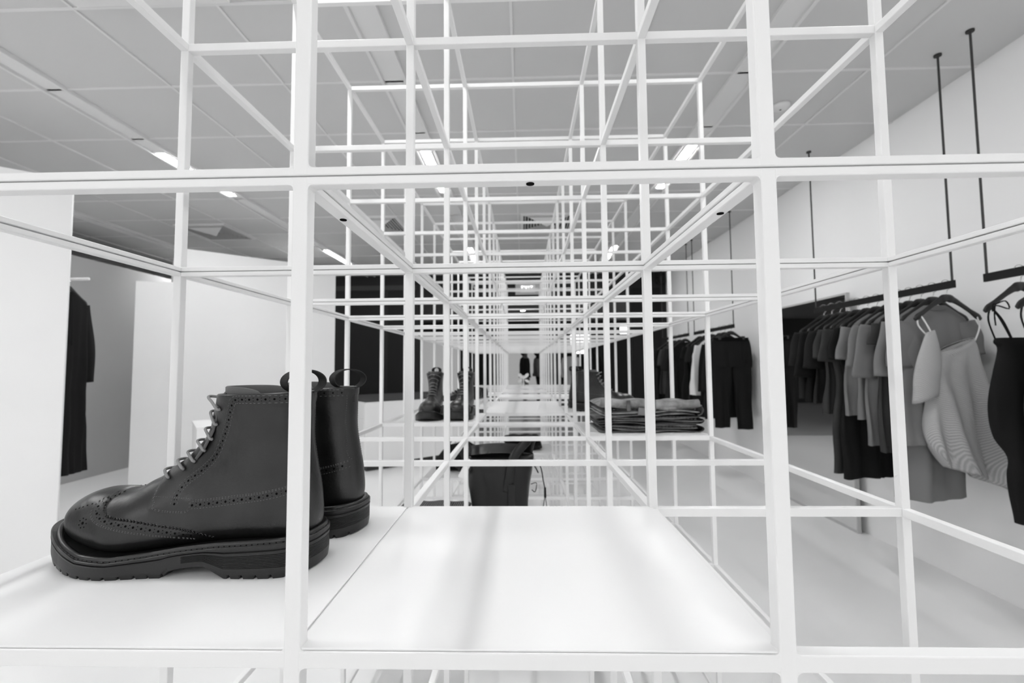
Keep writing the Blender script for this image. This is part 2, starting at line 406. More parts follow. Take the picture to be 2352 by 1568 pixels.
# seams in side view (s from toe, z above the shelf)
WING = [(.0985, .0905), (.0930, .0844), (.0905, .0814), (.0848, .0774), (.0861, .0714), (.0925, .0654), (.105, .0604), (.1321, .0564), (.162, .0514), (.1908, .0465), (.2092, .0420), (.2235, .0365)]
WING2 = [(.0856, .0834), (.0784, .0794), (.0726, .0724), (.0760, .0624), (.0886, .0550), (.1197, .0474), (.1528, .0418), (.1826, .0374), (.201, .0350)]
WMID = [(.0885, .0838), (.0820, .0785), (.0785, .0730), (.0815, .0665), (.0905, .0605), (.108, .0555), (.1321, .0515), (.160, .0466), (.186, .0422), (.204, .0386)]
FACE = [(.142, .0994), (.1435, .0914), (.1438, .0814), (.1481, .0754), (.1534, .0684), (.1905, .0674), (.1914, .0804)]
FSTRIP = [(.1739, .0744), (.1738, .0834), (.1768, .0914), (.1838, .0994), (.2012, .1124), (.2156, .1264), (.2237, .1404), (.2319, .1554), (.2392, .1724), (.2455, .1864), (.2507, .1934), (.2756, .1942), (.3097, .1944), (.3200, .1940)]
QUART = [(.1966, .0734), (.2244, .0764), (.2542, .0804), (.283, .0844), (.3117, .0904), (.3300, .0960)]
def inside_wing(s, z):
    # ahead of / below the winged seam
    if s < .0855: return True
    zz = lerp_table([(p[0], p[1]) for p in WING[4:]], s)
    return z < zz if s < .2235 else False
def poly_dist(P, s, z):
    d = 9; sd = 0
    for (a, b), (c, e) in zip(P, P[1:]):
        vx, vy = c - a, e - b; L = vx * vx + vy * vy; t = max(0, min(1, ((s - a) * vx + (z - b) * vy) / L))
        dx, dy = s - a - t * vx, z - b - t * vy; q = math.hypot(dx, dy)
        if q < d: d = q; sd = math.copysign(1, vx * (z - b) - vy * (s - a))
    return d, sd
def face_region(s, z):      # lace facing plus collar band
    if z > .1885: return True
    if s < .1430 or z < .0672: return False
    return s < lerp_table([(.067, .1905), (.081, .1912), (.0815, .1800), (.0904, .1829), (.0964, .1900), (.1084, .2074), (.1224, .2217), (.1374, .2310), (.1534, .2392), (.1704, .2454), (.1874, .2517), (.1885, .2700)], z)
def boot_details(bm0):
    bvh = BVHTree.FromBMesh(bm0)
    def hit(s, z, side):
        p, nrm, i, d = bvh.ray_cast(Vector((s, .2 * side, z)), Vector((0, -side, 0)))
        return (p, nrm) if p is not None else (None, None)
    holes = bmesh.new(); st = bmesh.new(); gimp = bmesh.new()
    def dot(s, z, r, side):
        p, nn = hit(s, z, side)
        if p is None or nn.dot(Vector((0, side, 0))) < .12: return
        q = nn.to_track_quat('Z', 'Y').to_matrix().to_4x4(); q.translation = p + nn * .0004
        R = []
        for rr, h in ((r, 0), (r * .9, .0003), (r * .5, .0002)):
            R.append([q @ Vector((rr * math.cos(a), rr * math.sin(a), h - .0004)) for a in [i * math.pi / 5 for i in range(10)]])
        loft(holes, R)
    def resample(P, step):
        out = []; acc = 0
        pts = [Vector((a[0], 0, a[1])) for a in P]; pts = spath(pts, 160)
        out = [pts[0]]
        for a, b in zip(pts, pts[1:]):
            acc += (b - a).length
            if acc >= step: out.append(b); acc = 0
        return [(p.x, p.z) for p in out]
    def offs(P, d):
        out = []
        for i, p in enumerate(P):
            a = P[max(i - 1, 0)]; b = P[min(i + 1, len(P) - 1)]; v = Vector((b[0] - a[0], b[1] - a[1])).normalized()
            out.append((p[0] - v.y * d, p[1] + v.x * d))
        return out
    def stitchline(P, d, step=.0028, r=.00026):
        Q = offs(resample(P, step / 2), d)
        for side in (-1, 1):
            for a, b in zip(Q[::2], Q[1::2]):
                pa, na = hit(*a, side); pb, nb = hit(*b, side)
                if pa is None or pb is None or (pa - pb).length > .004: continue
                tube(st, [pa, (pa + pb) / 2 + na * .0003, pb], r, 5)
    def brogue(P, d=0, big=.0012, step=.0085):
        Q = offs(resample(P, step), d)
        for i, a in enumerate(Q):
            for side in (-1, 1): dot(a[0], a[1], big, side)
            if i + 1 < len(Q):
                b = Q[i + 1]; mx = ((a[0] + b[0]) / 2, (a[1] + b[1]) / 2); v = Vector((b[0] - a[0], b[1] - a[1])).normalized()
                for e in (-1, 1):
                    for side in (-1, 1): dot(mx[0] - v.y * e * .0016, mx[1] + v.x * e * .0016, .0005, side)
    brogue(WMID, 0, .0013, .0082)
    stitchline(WING, .0012); stitchline(WING2, 0); stitchline(WING2, .0012)
    # gimped edge of the wing
    for side in (-1, 1):
        for a in resample(WING, .0026):
            p, nn = hit(a[0] + .0003, a[1] + .0003, side)
            if p is None: continue
            q = nn.to_track_quat('Z', 'Y').to_matrix().to_4x4(); q.translation = p + nn * .0005
            box(gimp, -.0007, .0007, -.0014, .0014, -.0002, .0008, mtx=q @ Matrix.Rotation(.6, 4, 'Z'))
    brogue(FSTRIP, 0, .0013, .0084); stitchline(FSTRIP, .0042); stitchline(FSTRIP, -.0042)
    brogue(QUART, 0, .0014, .0100); stitchline(QUART, .0052); stitchline(QUART, .0038); stitchline(QUART, -.0038)
    stitchline(FACE, 0); stitchline(FACE, -.0013); stitchline([(.1438, .0814), (.1912, .0804)], 0)
    stitchline([(.3205, .19), (.3195, .15), (.324, .11), (.329, .10)], 0)
    for a in range(7):                                      # medallion on the toe
        an = a * math.pi * 2 / 7
        for side in (-1, 1): dot(.0688 + .0055 * math.cos(an), .0544 + .0050 * math.sin(an), .0007, side)
    for side in (-1, 1):
        dot(.0688, .0544, .0016, side)
        for q in range(5): dot(.048 + q * .005, .0665 + q * .0016, .0008, side)
    return bvh, hit, holes, st, gimp
def sole_outline(n=420):
    # plan outline of the upper along its feather line: s -> half width
    tb = [(0, 0)] + [(KB[i][0], KW[i]) for i in range(1, 14)]
    tb = [(.015, .003), (.0162, .0095), (.0195, .0170), (.0255, .0250), (.033, .0318), (.042, .0378), (.055, .0440), (.07, .0490), (.09, .053), (.11, .0545), (.13, .052), (.155, .0475), (.18, .0445), (.21, .0425), (.24, .0415), (.27, .041), (.295, .039), (.31, .036), (.322, .0295), (.329, .0215), (.333, .012), (.334, .003)]
    return tb
def make_sole():
    tb = sole_outline(); pts = [(s, wd) for s, wd in tb]
    up = [(s, wd) for s, wd in pts]; dn = [(s, -wd) for s, wd in reversed(pts)]
    P = [Vector((a, b, 0)) for a, b in up + dn]; P.append(P[0].copy())
    path = spath(P, 1400)
    # even resample
    L = [0]
    for a, b in zip(path, path[1:]): L.append(L[-1] + (b - a).length)
    n = 460; out = []; j = 0
    for k in range(n):
        d = L[-1] * k / n
        while L[j + 1] < d: j += 1
        t = (d - L[j]) / max(L[j + 1] - L[j], 1e-9); out.append(path[j].lerp(path[j + 1], t))
    nor = []
    for k in range(n):
        v = out[(k + 2) % n] - out[k - 2]; nn = Vector((v.y, -v.x, 0)).normalized()
        nor.append(nn)
    if (nor[n // 4].y > 0) != (out[n // 4].y > 0): nor = [-q for q in nor]
    top = lambda s: lerp_table([(0, .0470), (.02, .0415), (.045, .0305), (.08, .0205), (.12, .0185), (.16, .0225), (.2, .0285), (.24, .0330), (.29, .0365), (.34, .0390)], s)
    def bot(s): return lerp_table([(0, .0165), (.015, .0115), (.035, .006), (.058, .0018), (.08, 0), (.178, 0), (.185, .0075), (.2, .0105), (.218, .0125), (.226, .0125), (.250, 0), (.328, 0), (.345, .0035)], s)
    bm = bmesh.new(); rings = []
    # q: 0 bottom .. 1 top ; offset outward
    lev = [(0, .0060), (.10, .0068), (.2, .0072), (.28, .0074)]
    for g in range(9):
        q = .32 + g * .045; lev += [(q, .0074), (q + .015, .0067), (q + .03, .0074)]
    lev += [(.74, .0076), (.80, .0080), (.83, .0062), (.86, .0062), (.88, .0080), (.97, .0080), (1.0, .0070), (1.0, -.002)]
    arc = 0; seglen = L[-1] / n
    for qi, (q, of0) in enumerate(lev):
        r = []
        for k, (p, nn) in enumerate(zip(out, nor)):
            of = of0 + max(0, .009 * (1 - p.x / .05)) * max(0, -nn.x); s = p.x + nn.x * of; b0 = bot(s); tp = top(s)
            if q < .12 and b0 < .004 and abs(nn.y) > .2 or (q < .12 and s < .05):
                ph = (k * seglen) % .0155
                if ph < .0030: b0 += .0042 if qi == 0 else 0
            z = b0 + (tp - b0) * q
            if qi == 1: z = bot(s) + .0045
            if .3 < q < .74 and s < .2: of2 = .0074 + of - of0
            else: of2 = of
            r.append((p.x + nn.x * of2, p.y + nn.y * of2, z))
        rings.append(r)
    rv = loft(bm, rings, False, False)
    # bottom and top caps as strips across
    for ring, fl in ((rv[0], 0), (rv[-1], 1)):
        n2 = len(ring)
        for k in range(n2 // 2):
            a, b_, c, d = ring[k], ring[(k + 1) % n2], ring[(-k - 2) % n2], ring[(-k - 1) % n2]
            vs = []
            for v in (a, b_, c, d):
                if v not in vs: vs.append(v)
            if len(vs) > 2:
                try: bm.faces.new(vs)
                except ValueError: pass
    bmesh.ops.recalc_face_normals(bm, faces=bm.faces)
    stc = bmesh.new(); rnd = bmesh.new()
    for k in range(0, n - 2, 4):
        p, q = out[k], out[(k + 3) % n]
        a = Vector((p.x + nor[k].x * .0055, p.y + nor[k].y * .0055, top(p.x) + .0004)); b_ = Vector((q.x + nor[(k + 3) % n].x * .0055, q.y + nor[(k + 3) % n].y * .0055, top(q.x) + .0004))
        tube(stc, [a, b_], .0006, 5)
    tube(rnd, [(p.x + q.x * (.0022 + .5 * max(0, .009 * (1 - p.x / .05)) * max(0, -q.x)), p.y + q.y * .0022, top(p.x) + .0014) for p, q in list(zip(out, nor))[::3]], .0032, 8, True)
    return bm, stc, rnd
SL = .972
def make_boot(label):
    t = thing('lace_up_boot', label, 'boot')
    bm = boot_mesh(); bm.normal_update()
    band = [(.19, .0785), (.2244, .0815), (.2542, .0855), (.283, .0895), (.3117, .0955), (.34, .103)]
    for v in bm.verts:
        s, z = v.co.x, v.co.z; d = 0.
        if inside_wing(s, z): d = .0009
        elif face_region(s, z): d = .0009
        elif s > .19 and z < lerp_table(band, s): d = .0005
        if d: v.co = v.co + v.normal * d
    bm.normal_update()
    _, hit, holes, st, gimp = boot_details(bm)
    for k, extra in enumerate((holes, st, gimp)):
        n0 = len(bm.faces); me = bpy.data.meshes.new('marks'); extra.to_mesh(me); extra.free(); bm.from_mesh(me); bpy.data.meshes.remove(me)
        bm.faces.ensure_lookup_table()
        for f in bm.faces[n0:]: f.material_index = k + 1
    up = obj('upper', bm, 'leather', t, True)
    for k in ('hole', 'stitch', 'leather2'): up.data.materials.append(M[k])
    sb, stc, rnd = make_sole()
    so = obj('outsole', sb, 'rubber', t); obj('welt_stitching', stc, 'wstitch', so); obj('rand', rnd, 'welt', so, True)
    # tongue
    b = bmesh.new(); rings = []
    for s, z, w_ in ((.150, .104, .012), (.168, .120, .015), (.184, .138, .018), (.196, .158, .020), (.203, .180, .022), (.2075, .196, .025), (.2125, .203, .022)):
        L = []
        for q in range(13):
            a = -1 + q / 6; L.append((s + .0035 + .010 * a * a, a * w_, z - .0015 * a * a))
        L += [(x + .0025, y, zz - .001) for x, y, zz in reversed(L)]
        rings.append(L)
    loft(b, rings); bmesh.ops.recalc_face_normals(b, faces=b.faces); obj('tongue', b, 'lining', t, True)
    b = bmesh.new(); rings = []                            # padded top of the tongue, curling round inside the collar
    for q in range(33):
        u = -1 + q / 16; ph = u * math.radians(108); e = (1 - abs(u) ** 6) ** .5 if abs(u) < 1 else 0
        px_, py_ = .2655 - .0490 * math.cos(ph), .0315 * math.sin(ph); zt = .196 + .0125 * e
        ox, oy = -math.cos(ph) * .0014, math.sin(ph) * .0014
        rings.append([(px_ + ox, py_ + oy, .184), (px_ + ox, py_ + oy, zt - .001), (px_, py_, zt), (px_ - ox, py_ - oy, zt - .001), (px_ - ox, py_ - oy, .184)])
    loft(b, rings); bmesh.ops.recalc_face_normals(b, faces=b.faces); obj('tongue_top', b, 'lining', t, True)
    # laces
    lc = bmesh.new(); eye = bmesh.new()
    E = [(.1525, .1005), (.1700, .1104), (.1840, .1194), (.1970, .1324), (.2075, .1464), (.2165, .1644), (.2240, .1824)]
    bul = [.004, .0045, .005, .0055, .006, .0065, .016]
    for k, (s, z) in enumerate(E):
        ends = []
        for side in (-1, 1):
            p, nn = hit(s, z, side); ends.append((p + nn * .0012, nn))
            cyl_r = [(p + nn * .0012) + Vector((math.cos(a), 0, math.sin(a))) * .0022 for a in [i * math.pi / 8 for i in range(16)]]
            tube(eye, cyl_r, .0007, 5, True)
        (p, n1), (q, n2) = ends
        front = Vector((-math.cos(.75), 0, math.sin(.75)))
        c = (p + q) / 2; fx = min(range(0, 400), key=lambda i: abs(catmull([a[0] for a in KF], i * 19 / 400) + catmull([a[1] for a in KF], i * 19 / 400) - (s + z - .009)) )
        top = Vector((catmull([a[0] for a in KF], fx * 19 / 400), 0, catmull([a[1] for a in KF], fx * 19 / 400)))
        crest = top + front * bul[k] if k < 6 else top + Vector((-.016, 0, .004))
        sh = Vector((0, 0, 0))
        pts = [p - n1 * .002, p + n1 * .0015, p.lerp(crest, .45) + Vector((0, -.003, 0)) + front * .003, crest + Vector((0, -.005, 0)), crest + Vector((0, .005, 0)), q.lerp(crest, .45) + Vector((0, .003, 0)) + front * .003, q + n2 * .0015, q - n2 * .002]
        tube(lc, spath(pts, 28), .00165, 8)
    la = obj('laces', lc, 'lace', t, True); obj('eyelets', eye, 'welt', t, True)
    # pull tab: a standing strap loop at the back
    b = bmesh.new(); R = []
    for q in range(33):
        a = math.pi * 1.5 + .35 + (2 * math.pi - .7) * q / 32
        rx, rz_ = .0235, .0140
        R.append((rx * math.cos(a), rz_ * math.sin(a) + .0135))
    for (x, z), (x2, z2) in (): pass
    rings = []
    for i, (x, z) in enumerate(R):
        nx, nz = x / .0235, (z - .0135) / .0140; l = math.hypot(nx, nz); nx /= l; nz /= l
        rings.append([(x + nx * .0007, -.0095, z + nz * .0007), (x + nx * .0007, .0095, z + nz * .0007), (x - nx * .0007, .0095, z - nz * .0007), (x - nx * .0007, -.0095, z - nz * .0007)])
    loft(b, rings); box(b, -.006, .006, -.0095, .0095, -.02, .0015)
    bmesh.ops.recalc_face_normals(b, faces=b.faces)
    pt = obj('pull_tab', b, 'webbing', t, False, (.3125 * SL, 0, .1995)); pt.rotation_euler = (0, 0, .95)
    for c in t.children_recursive:
        if c is not pt:
            for v in c.data.vertices: v.co.x *= SL
    return t
boot = make_boot('dark leather brogue lace-up boot nearest the camera, shown side on, toe pointing left')
boot.location = (-.5705, .549, ST); boot.rotation_euler = (0, 0, math.radians(-3)); boot['group'] = 'brogue boots'
B2 = dup(boot, (-.5555, .695, ST), math.radians(-10), 'dark leather brogue boot mostly hidden behind the nearest one, loop tab standing up')
B3 = dup(boot, (-.408, 1.850, ST), math.radians(93), 'left boot of the pair facing the camera on the mid-distance shelf')
B4 = dup(boot, (-.288, 1.850, ST), math.radians(87), 'right boot of the pair facing the camera on the mid-distance shelf')
for i, (x, y, a, l) in enumerate(((.585, 2.30, 184, 'dark boot standing behind the left end of the folded jeans, nearer one'), (.575, 2.44, 178, 'dark boot standing behind the left end of the folded jeans, farther one'))):
    dup(boot, (x, y, ST), math.radians(a), l)
# ------------------------------------------------------------------ low black shoes
def make_shoe(label):
    t = thing('low_shoe', label, 'shoe', (0, 0, 0), 0, 'low black shoes')
    KFs = [(.012, .03), (.03, .05), (.07, .062), (.11, .072), (.14, .088), (.17, .10), (.19, .105)]
    KBs = [(.012, .026), (.03, .02), (.07, .02), (.13, .022), (.2, .025), (.29, .035), (.29, .09)]
    Ws = [.01, .036, .05, .048, .042, .038, .037]
    bm = bmesh.new(); rings = []
    for k in range(41):
        x = 6 * k / 40; F = [catmull([p[c] for p in KFs], x) for c in (0, 1)]; B = [catmull([p[c] for p in KBs], x) for c in (0, 1)]; w_ = catmull(Ws, x)
        rings.append([(F[0] + (B[0] - F[0]) * (1 - math.cos(a)) / 2, math.sin(a) * w_ * (1 - .35 * (1 + math.cos(a)) / 2), F[1] + (B[1] - F[1]) * (1 - math.cos(a)) / 2) for a in [2 * math.pi * (q + .5) / 36 for q in range(36)]])
    top = rings[-1]; c = Vector((sum(p[0] for p in top) / 36, 0, 0))
    rings.append([(c.x + (p[0] - c.x) * .9, p[1] * .88, p[2] - .004) for p in top]); rings.append([(c.x + (p[0] - c.x) * .8, p[1] * .8, p[2] - .04) for p in top])
    loft(bm, rings); obj('upper', bm, 'leather2', t, True)
    b = bmesh.new(); R = []
    for z, o in ((0, 0), (.006, .003), (.02, .004), (.026, .002)):
        R.append([(.151 + math.cos(a) * (.145 + o), math.sin(a) * (.046 + o) * (1 - .12 * math.cos(a)), z) for a in [2 * math.pi * q / 40 for q in range(40)]])
    loft(b, R); obj('outsole', b, 'cwhite', t, True)
    b = bmesh.new()
    for k in range(4):
        s, z = .112 + k * .017, .0755 + k * .009; tube(b, spath([(s + .008, -.022, z - .012), (s, -.01, z + .001), (s, .01, z + .001), (s + .008, .022, z - .012)], 8), .0022, 6)
    obj('laces', b, 'cblack2', t)
    return t
s1 = make_shoe('low black shoe on the left column shelf behind the lace-up boots, left one'); s1.location = (-.53, 2.62, ST); s1.rotation_euler = (0, 0, math.radians(25))
s2 = dup(s1, (-.50, 2.75, ST), math.radians(25), 'low black shoe on the left column shelf behind the lace-up boots, farther one')

# ------------------------------------------------------------------ clothes racks on the right
RZ = 1.588; RX = 2.13
def rack(name_l, y0, y1, label):
    t = thing('hanging_rail', label, 'rail', (RX, y0, RZ), 0, 'black ceiling-hung clothes rails')
    L = y1 - y0
    obj('bar', bx(-.006, .006, 0, L, -.019, .019, bev=.001), 'black', t)
    for yy in (.012, L - .012):
        b = bmesh.new(); tube(b, [(0, yy, .018), (0, yy, H - RZ - .008)], .005, 10); cyl(b, (0, yy, H - RZ - .010), .016, .0095, 16)
        obj('rod', b, 'dgrey', t)
    return t
rack('', 2.215, 3.26, 'black ceiling-hung clothes rail carrying the long row of tees')
rack('', 1.02, 2.075, 'black ceiling-hung clothes rail at the right picture edge')
rack('', 4.50, 5.55, 'black ceiling-hung clothes rail carrying black trousers and a white shirt')
rack('', 5.72, 6.80, 'farthest black ceiling-hung clothes rail beside the end wall')

def hanger_proto():
    t = thing('clothes_hanger', 'x', 'hanger', (0, 0, 0), 0, 'black clothes hangers')
    b = bmesh.new(); P = [(-.172, 0, -.172), (-.145, 0, -.150), (-.09, 0, -.110), (-.045, 0, -.080), (-.02, 0, -.068), (0, 0, -.064), (.02, 0, -.068), (.045, 0, -.080), (.09, 0, -.110), (.145, 0, -.150), (.172, 0, -.172)]
    pts = spath(P, 48); rr = [lerp_table([(0, .019), (.02, .021), (.035, .016), (.07, .012), (.12, .011), (.155, .016), (.172, .009)], abs(p.x)) for p in pts]
    tube(b, pts, rr, 10, flat=.5, up=Vector((0, 1, 0))); obj('body', b, 'hanger', t, True)
    b = bmesh.new(); q = [(0, 0, -.058), (0, 0, -.042), (.004, 0, -.034)]
    q += [(.026 * math.sin(a), 0, .002 - .026 * math.cos(a)) for a in [.25 + i * math.pi * 1.28 / 12 for i in range(13)]]
    tube(b, spath(q, 50), .0018, 8); obj('hook', b, 'steel', t, True)
    return t
HP = [None]
def hang(x, y, label, rz=0):
    if HP[0] is None:
        HP[0] = hanger_proto(); h = HP[0]; h.location = (x, y, RZ); h.rotation_euler = (0, 0, rz); h['label'] = label
    else: h = dup(HP[0], (x, y, RZ), rz, label)
    return h
def cloth_rings(bm, rows, seed, fold=.022, kx=34, n=72, open_top=True, xo=None, thick=1.):
    rnd = random.Random(seed); ph = [rnd.uniform(0, 6.28) for _ in range(5)]; fq = [kx * rnd.uniform(.7, 1.3) for _ in range(3)]
    rings = []; z0 = rows[0][0]; z1 = rows[-1][0]; N = 44
    ws = [r[1] for r in rows]; ts = [r[2] for r in rows]; zs = [r[0] for r in rows]; os_ = [r[3] if len(r) > 3 else 0 for r in rows]
    for i in range(N + 1):
        x = i * (len(rows) - 1) / N; z = catmull(zs, x); w_ = catmull(ws, x); th = catmull(ts, x) * thick; o = catmull(os_, x)
        f = min(1, max(0, (z0 - z) / max(.2, (z0 - z1) * .6))); L = []
        for k in range(n):
            a = 2 * math.pi * k / n; ca, sa = math.cos(a), math.sin(a)
            xx = math.copysign(abs(ca) ** .8, ca) * w_; yy = math.copysign(abs(sa) ** .7, sa) * th * .8
            rp = fold * f * (math.sin(fq[0] * xx + ph[0] + 2 * z) * .6 + math.sin(fq[1] * 1.7 * xx + ph[1] - 3 * z) * .4)
            yy += rp + fold * .35 * f * math.sin(fq[2] * 2.3 * xx + ph[2] + (0 if sa > 0 else 2.)) * (1 if sa > 0 else -1)
            zz = z + (fold * .5 * math.sin(9 * xx + ph[3]) if i == N else 0)
            L.append((xx + o + fold * .25 * f * math.sin(14 * z + ph[4]), yy, zz))
        rings.append(L)
    # inner skin so that the cloth has a body and open ends
    loft(bm, rings, False, False)
    for idx in (0, -1):
        r = rings[idx]; c = [sum(p[q] for p in r) / len(r) for q in range(3)]
        dz = -.03 if idx == 0 else .03
        loft(bm, [r, [((p[0] - c[0]) * .97 + c[0], (p[1] - c[1]) * .85 + c[1], p[2] + dz) for p in r]], False, True)
    return rings
def sleeve(bm, side, length, w0, w1, seed, x0=.140, z0=-.178, spread=.2, flat=.33):
    rnd = random.Random(seed); rings = []; N = 16; ph = rnd.uniform(0, 6)
    for i in range(N + 1):
        t = i / N; ang = spread * (1 - .6 * t); cx_ = x0 + math.sin(spread) * length * t * (1.2 - .5 * t) + .015 * t; cz = z0 - length * t * (.86 + .14 * t)
        rr = w0 + (w1 - w0) * t
        L = []
        for k in range(20):
            a = 2 * math.pi * k / 20
            L.append((side * (cx_ + math.cos(a) * rr * math.cos(ang)), math.sin(a) * rr * flat * (1 + .25 * math.sin(3 * a + ph)) + .006 * math.sin(7 * t + ph), cz + math.cos(a) * rr * math.sin(ang) * .8))
        rings.append(L)
    loft(bm, rings)
def garment(kind, x, y, mt, label, cat, length=.66, seed=1, rz=0, hw=1., long_sleeve=0, extra=None):
    name = {'tee': 't_shirt', 'dress': 'dress', 'trousers': 'trousers', 'shirt': 'shirt', 'top': 'strappy_top', 'knit': 'knit_top', 'skirt': 'skirt'}[kind]
    b = bmesh.new(); z = -length
    t = thing(name, label, cat, (x, y, RZ), rz)
    if kind in ('tee', 'shirt', 'dress'):
        W = .205 * hw
        rows = [(-.092, .058, .018), (-.104, .078, .020), (-.136, .125, .022), (-.165, .160, .024), (-.205, .176, .028), (-.28, .178 * hw, .032), (-.28 + (z + .28) * .4, .182 * hw, .032), (-.28 + (z + .28) * .75, W * .98, .036), (z, W, .040)]
        if kind == 'dress': rows[-3:] = [(-.28 + (z + .28) * .3, .155 * hw, .032), (-.28 + (z + .28) * .7, .19 * hw, .045), (z, .20 * hw, .05)]
        cloth_rings(b, rows, seed)
        rs = random.Random(seed * 5)
        for s in (-1, 1): sleeve(b, s, long_sleeve or rs.choice((.10, .16, .22, .27)) + rs.uniform(0, .04), .072 if not long_sleeve else .062, .075 if not long_sleeve else .035, seed + s)
        bmesh.ops.recalc_face_normals(b, faces=b.faces); obj('body', b, mt, t, True)
        b = bmesh.new(); tube(b, [(.062 * math.cos(a), .021 * math.sin(a), -.095 - (.022 if math.sin(a) < 0 else 0) * abs(math.sin(a))) for a in [i * math.pi / 14 for i in range(28)]], .0045, 6, True)
        obj('collar', b, mt, t, True)
        if kind == 'shirt':
            b = bmesh.new(); tube(b, [(0, -.036, -.12), (0.003, -.042, -.3), (0, -.046, -.5)], .006, 5, flat=.4); obj('placket', b, mt, t)
    elif kind == 'trousers':
        W = .19 * hw
        cloth_rings(b, [(-.125, W * .92, .018), (-.16, W, .024), (-.24, W * 1.06, .032), (-.36, W * 1.08, .040), (-.42, W * 1.05, .040)], seed, fold=.008)
        for s, dl in ((-1, .03), (1, 0)):
            cloth_rings(b, [(-.38, W * .52, .036, s * W * .52), (-.5, W * .50, .036, s * W * .53), (-.65, W * .46, .034, s * W * .56), (z + dl, W * .40, .030, s * W * .60)], seed + s, fold=.014, n=40)
        bmesh.ops.recalc_face_normals(b, faces=b.faces); obj('legs', b, mt, t, True)
        b = bmesh.new(); R = [[(W * .94 * math.copysign(abs(math.cos(a)) ** .8, math.cos(a)), .0215 * math.sin(a), zz) for a in [i * math.pi / 20 for i in range(40)]] for zz in (-.115, -.150)]
        loft(b, R, False, False); b2 = b; bmesh.ops.solidify(b2, geom=b2.faces[:], thickness=.002); obj('waistband', b2, mt, t)
        b = bmesh.new()
        for s in (-1, 1): box(b, s * .12 - .012, s * .12 + .012, -.026, .026, -.135, -.10, bev=.003)
        obj('clips', b, 'dgrey', t)
    elif kind == 'skirt':
        cloth_rings(b, [(-.13, .15, .02), (-.2, .17, .03), (-.35, .20, .04), (z, .23, .05)], seed, fold=.02); obj('body', b, mt, t, True)
    elif kind == 'top':
        rows = [(-.285, .128, .030), (-.305, .134, .034), (-.335, .118, .034), (-.44, .142, .045), (-.58, .164, .055), (-.70, .145, .055), (-.79, .104, .045), (-.86, .112, .045), (-.95, .110, .045), (z, .094, .040)]
        cloth_rings(b, rows, seed, fold=.014); obj('body', b, mt, t, True)
        for s in (-1, 1):
            b = bmesh.new()
            for dx, dy in ((-.016, -.012), (.018, .012), (.002, -.02)):
                tube(b, spath([(s * .145, 0, -.150), (s * (.125 + dx), dy, -.21), (s * (.092 + dx), dy * 1.4, -.295)], 10), .0032, 6)
            tube(b, spath([(s * .145, -.02, -.145), (s * .112, -.03, -.132), (s * .098, -.03, -.165), (s * .145, -.022, -.150), (s * .172, -.03, -.175), (s * .165, -.028, -.145), (s * .145, -.02, -.145)], 24), .0028, 6)
            tube(b, spath([(s * .150, -.022, -.150), (s * .16, -.026, -.19), (s * .158, -.026, -.235)], 8), .0028, 6)
            obj('tie_strap', b, mt, t, True)
    elif kind == 'knit':
        # loose off-the-shoulder top, hanging askew from two thin straps
        rows = [(-.305, .085, .030, .035), (-.335, .100, .040, .030), (-.42, .130, .050, .015), (-.53, .152, .060, .020), (-.66, .175, .070, .035), (-.78, .200, .072, .065), (-.86, .195, .065, .090), (-.93, .150, .040, .125)]
        cloth_rings(b, rows, seed, fold=.042, kx=30)
        rr = []
        for i in range(15):                                  # draped sleeve on the near side
            q = i / 14; cx_ = -.13 - .045 * q; cz = -.235 - .33 * q; r = .022 + .046 * math.sin(min(1, q * 1.25) * math.pi * .62)
            rr.append([(cx_ + math.cos(a) * r, -.035 + math.sin(a) * r * .45, cz + math.cos(a) * r * .35) for a in [k * math.pi / 10 for k in range(20)]])
        loft(b, rr)
        for v in b.verts:
            if v.co.x > -.08: v.co.z += .38 * (v.co.x - .03) * max(0, min(1, 1 - (-.36 - v.co.z) / .25))
            if v.co.z < -.6: v.co.z -= .30 * (v.co.x - .02) * min(1, (-.6 - v.co.z) / .25)
        bmesh.ops.recalc_face_normals(b, faces=b.faces); obj('body', b, mt, t, True)
        b = bmesh.new()
        tube(b, spath([(-.140, 0, -.150), (-.136, -.02, -.19), (-.118, -.03, -.245)], 8), .0035, 6)
        tube(b, spath([(-.155, 0, -.155), (-.145, .01, -.20), (-.115, .0, -.25)], 8), .0035, 6)
        tube(b, spath([(.150, 0, -.150), (.140, -.02, -.21), (.112, -.02, -.28)], 8), .0035, 6)
        obj('straps', b, 'cwhite', t, True)
        b = bmesh.new(); R = [[(.035 + r_ * math.cos(a), .034 * math.sin(a), zz + .38 * r_ * math.cos(a)) for a in [i * math.pi / 24 for i in range(48)]] for r_, zz in ((.086, -.300), (.090, -.297), (.098, -.328), (.094, -.331))]
        loft(b, R, False, False); obj('neckband', b, mt, t, True)
    return t
hx = RX
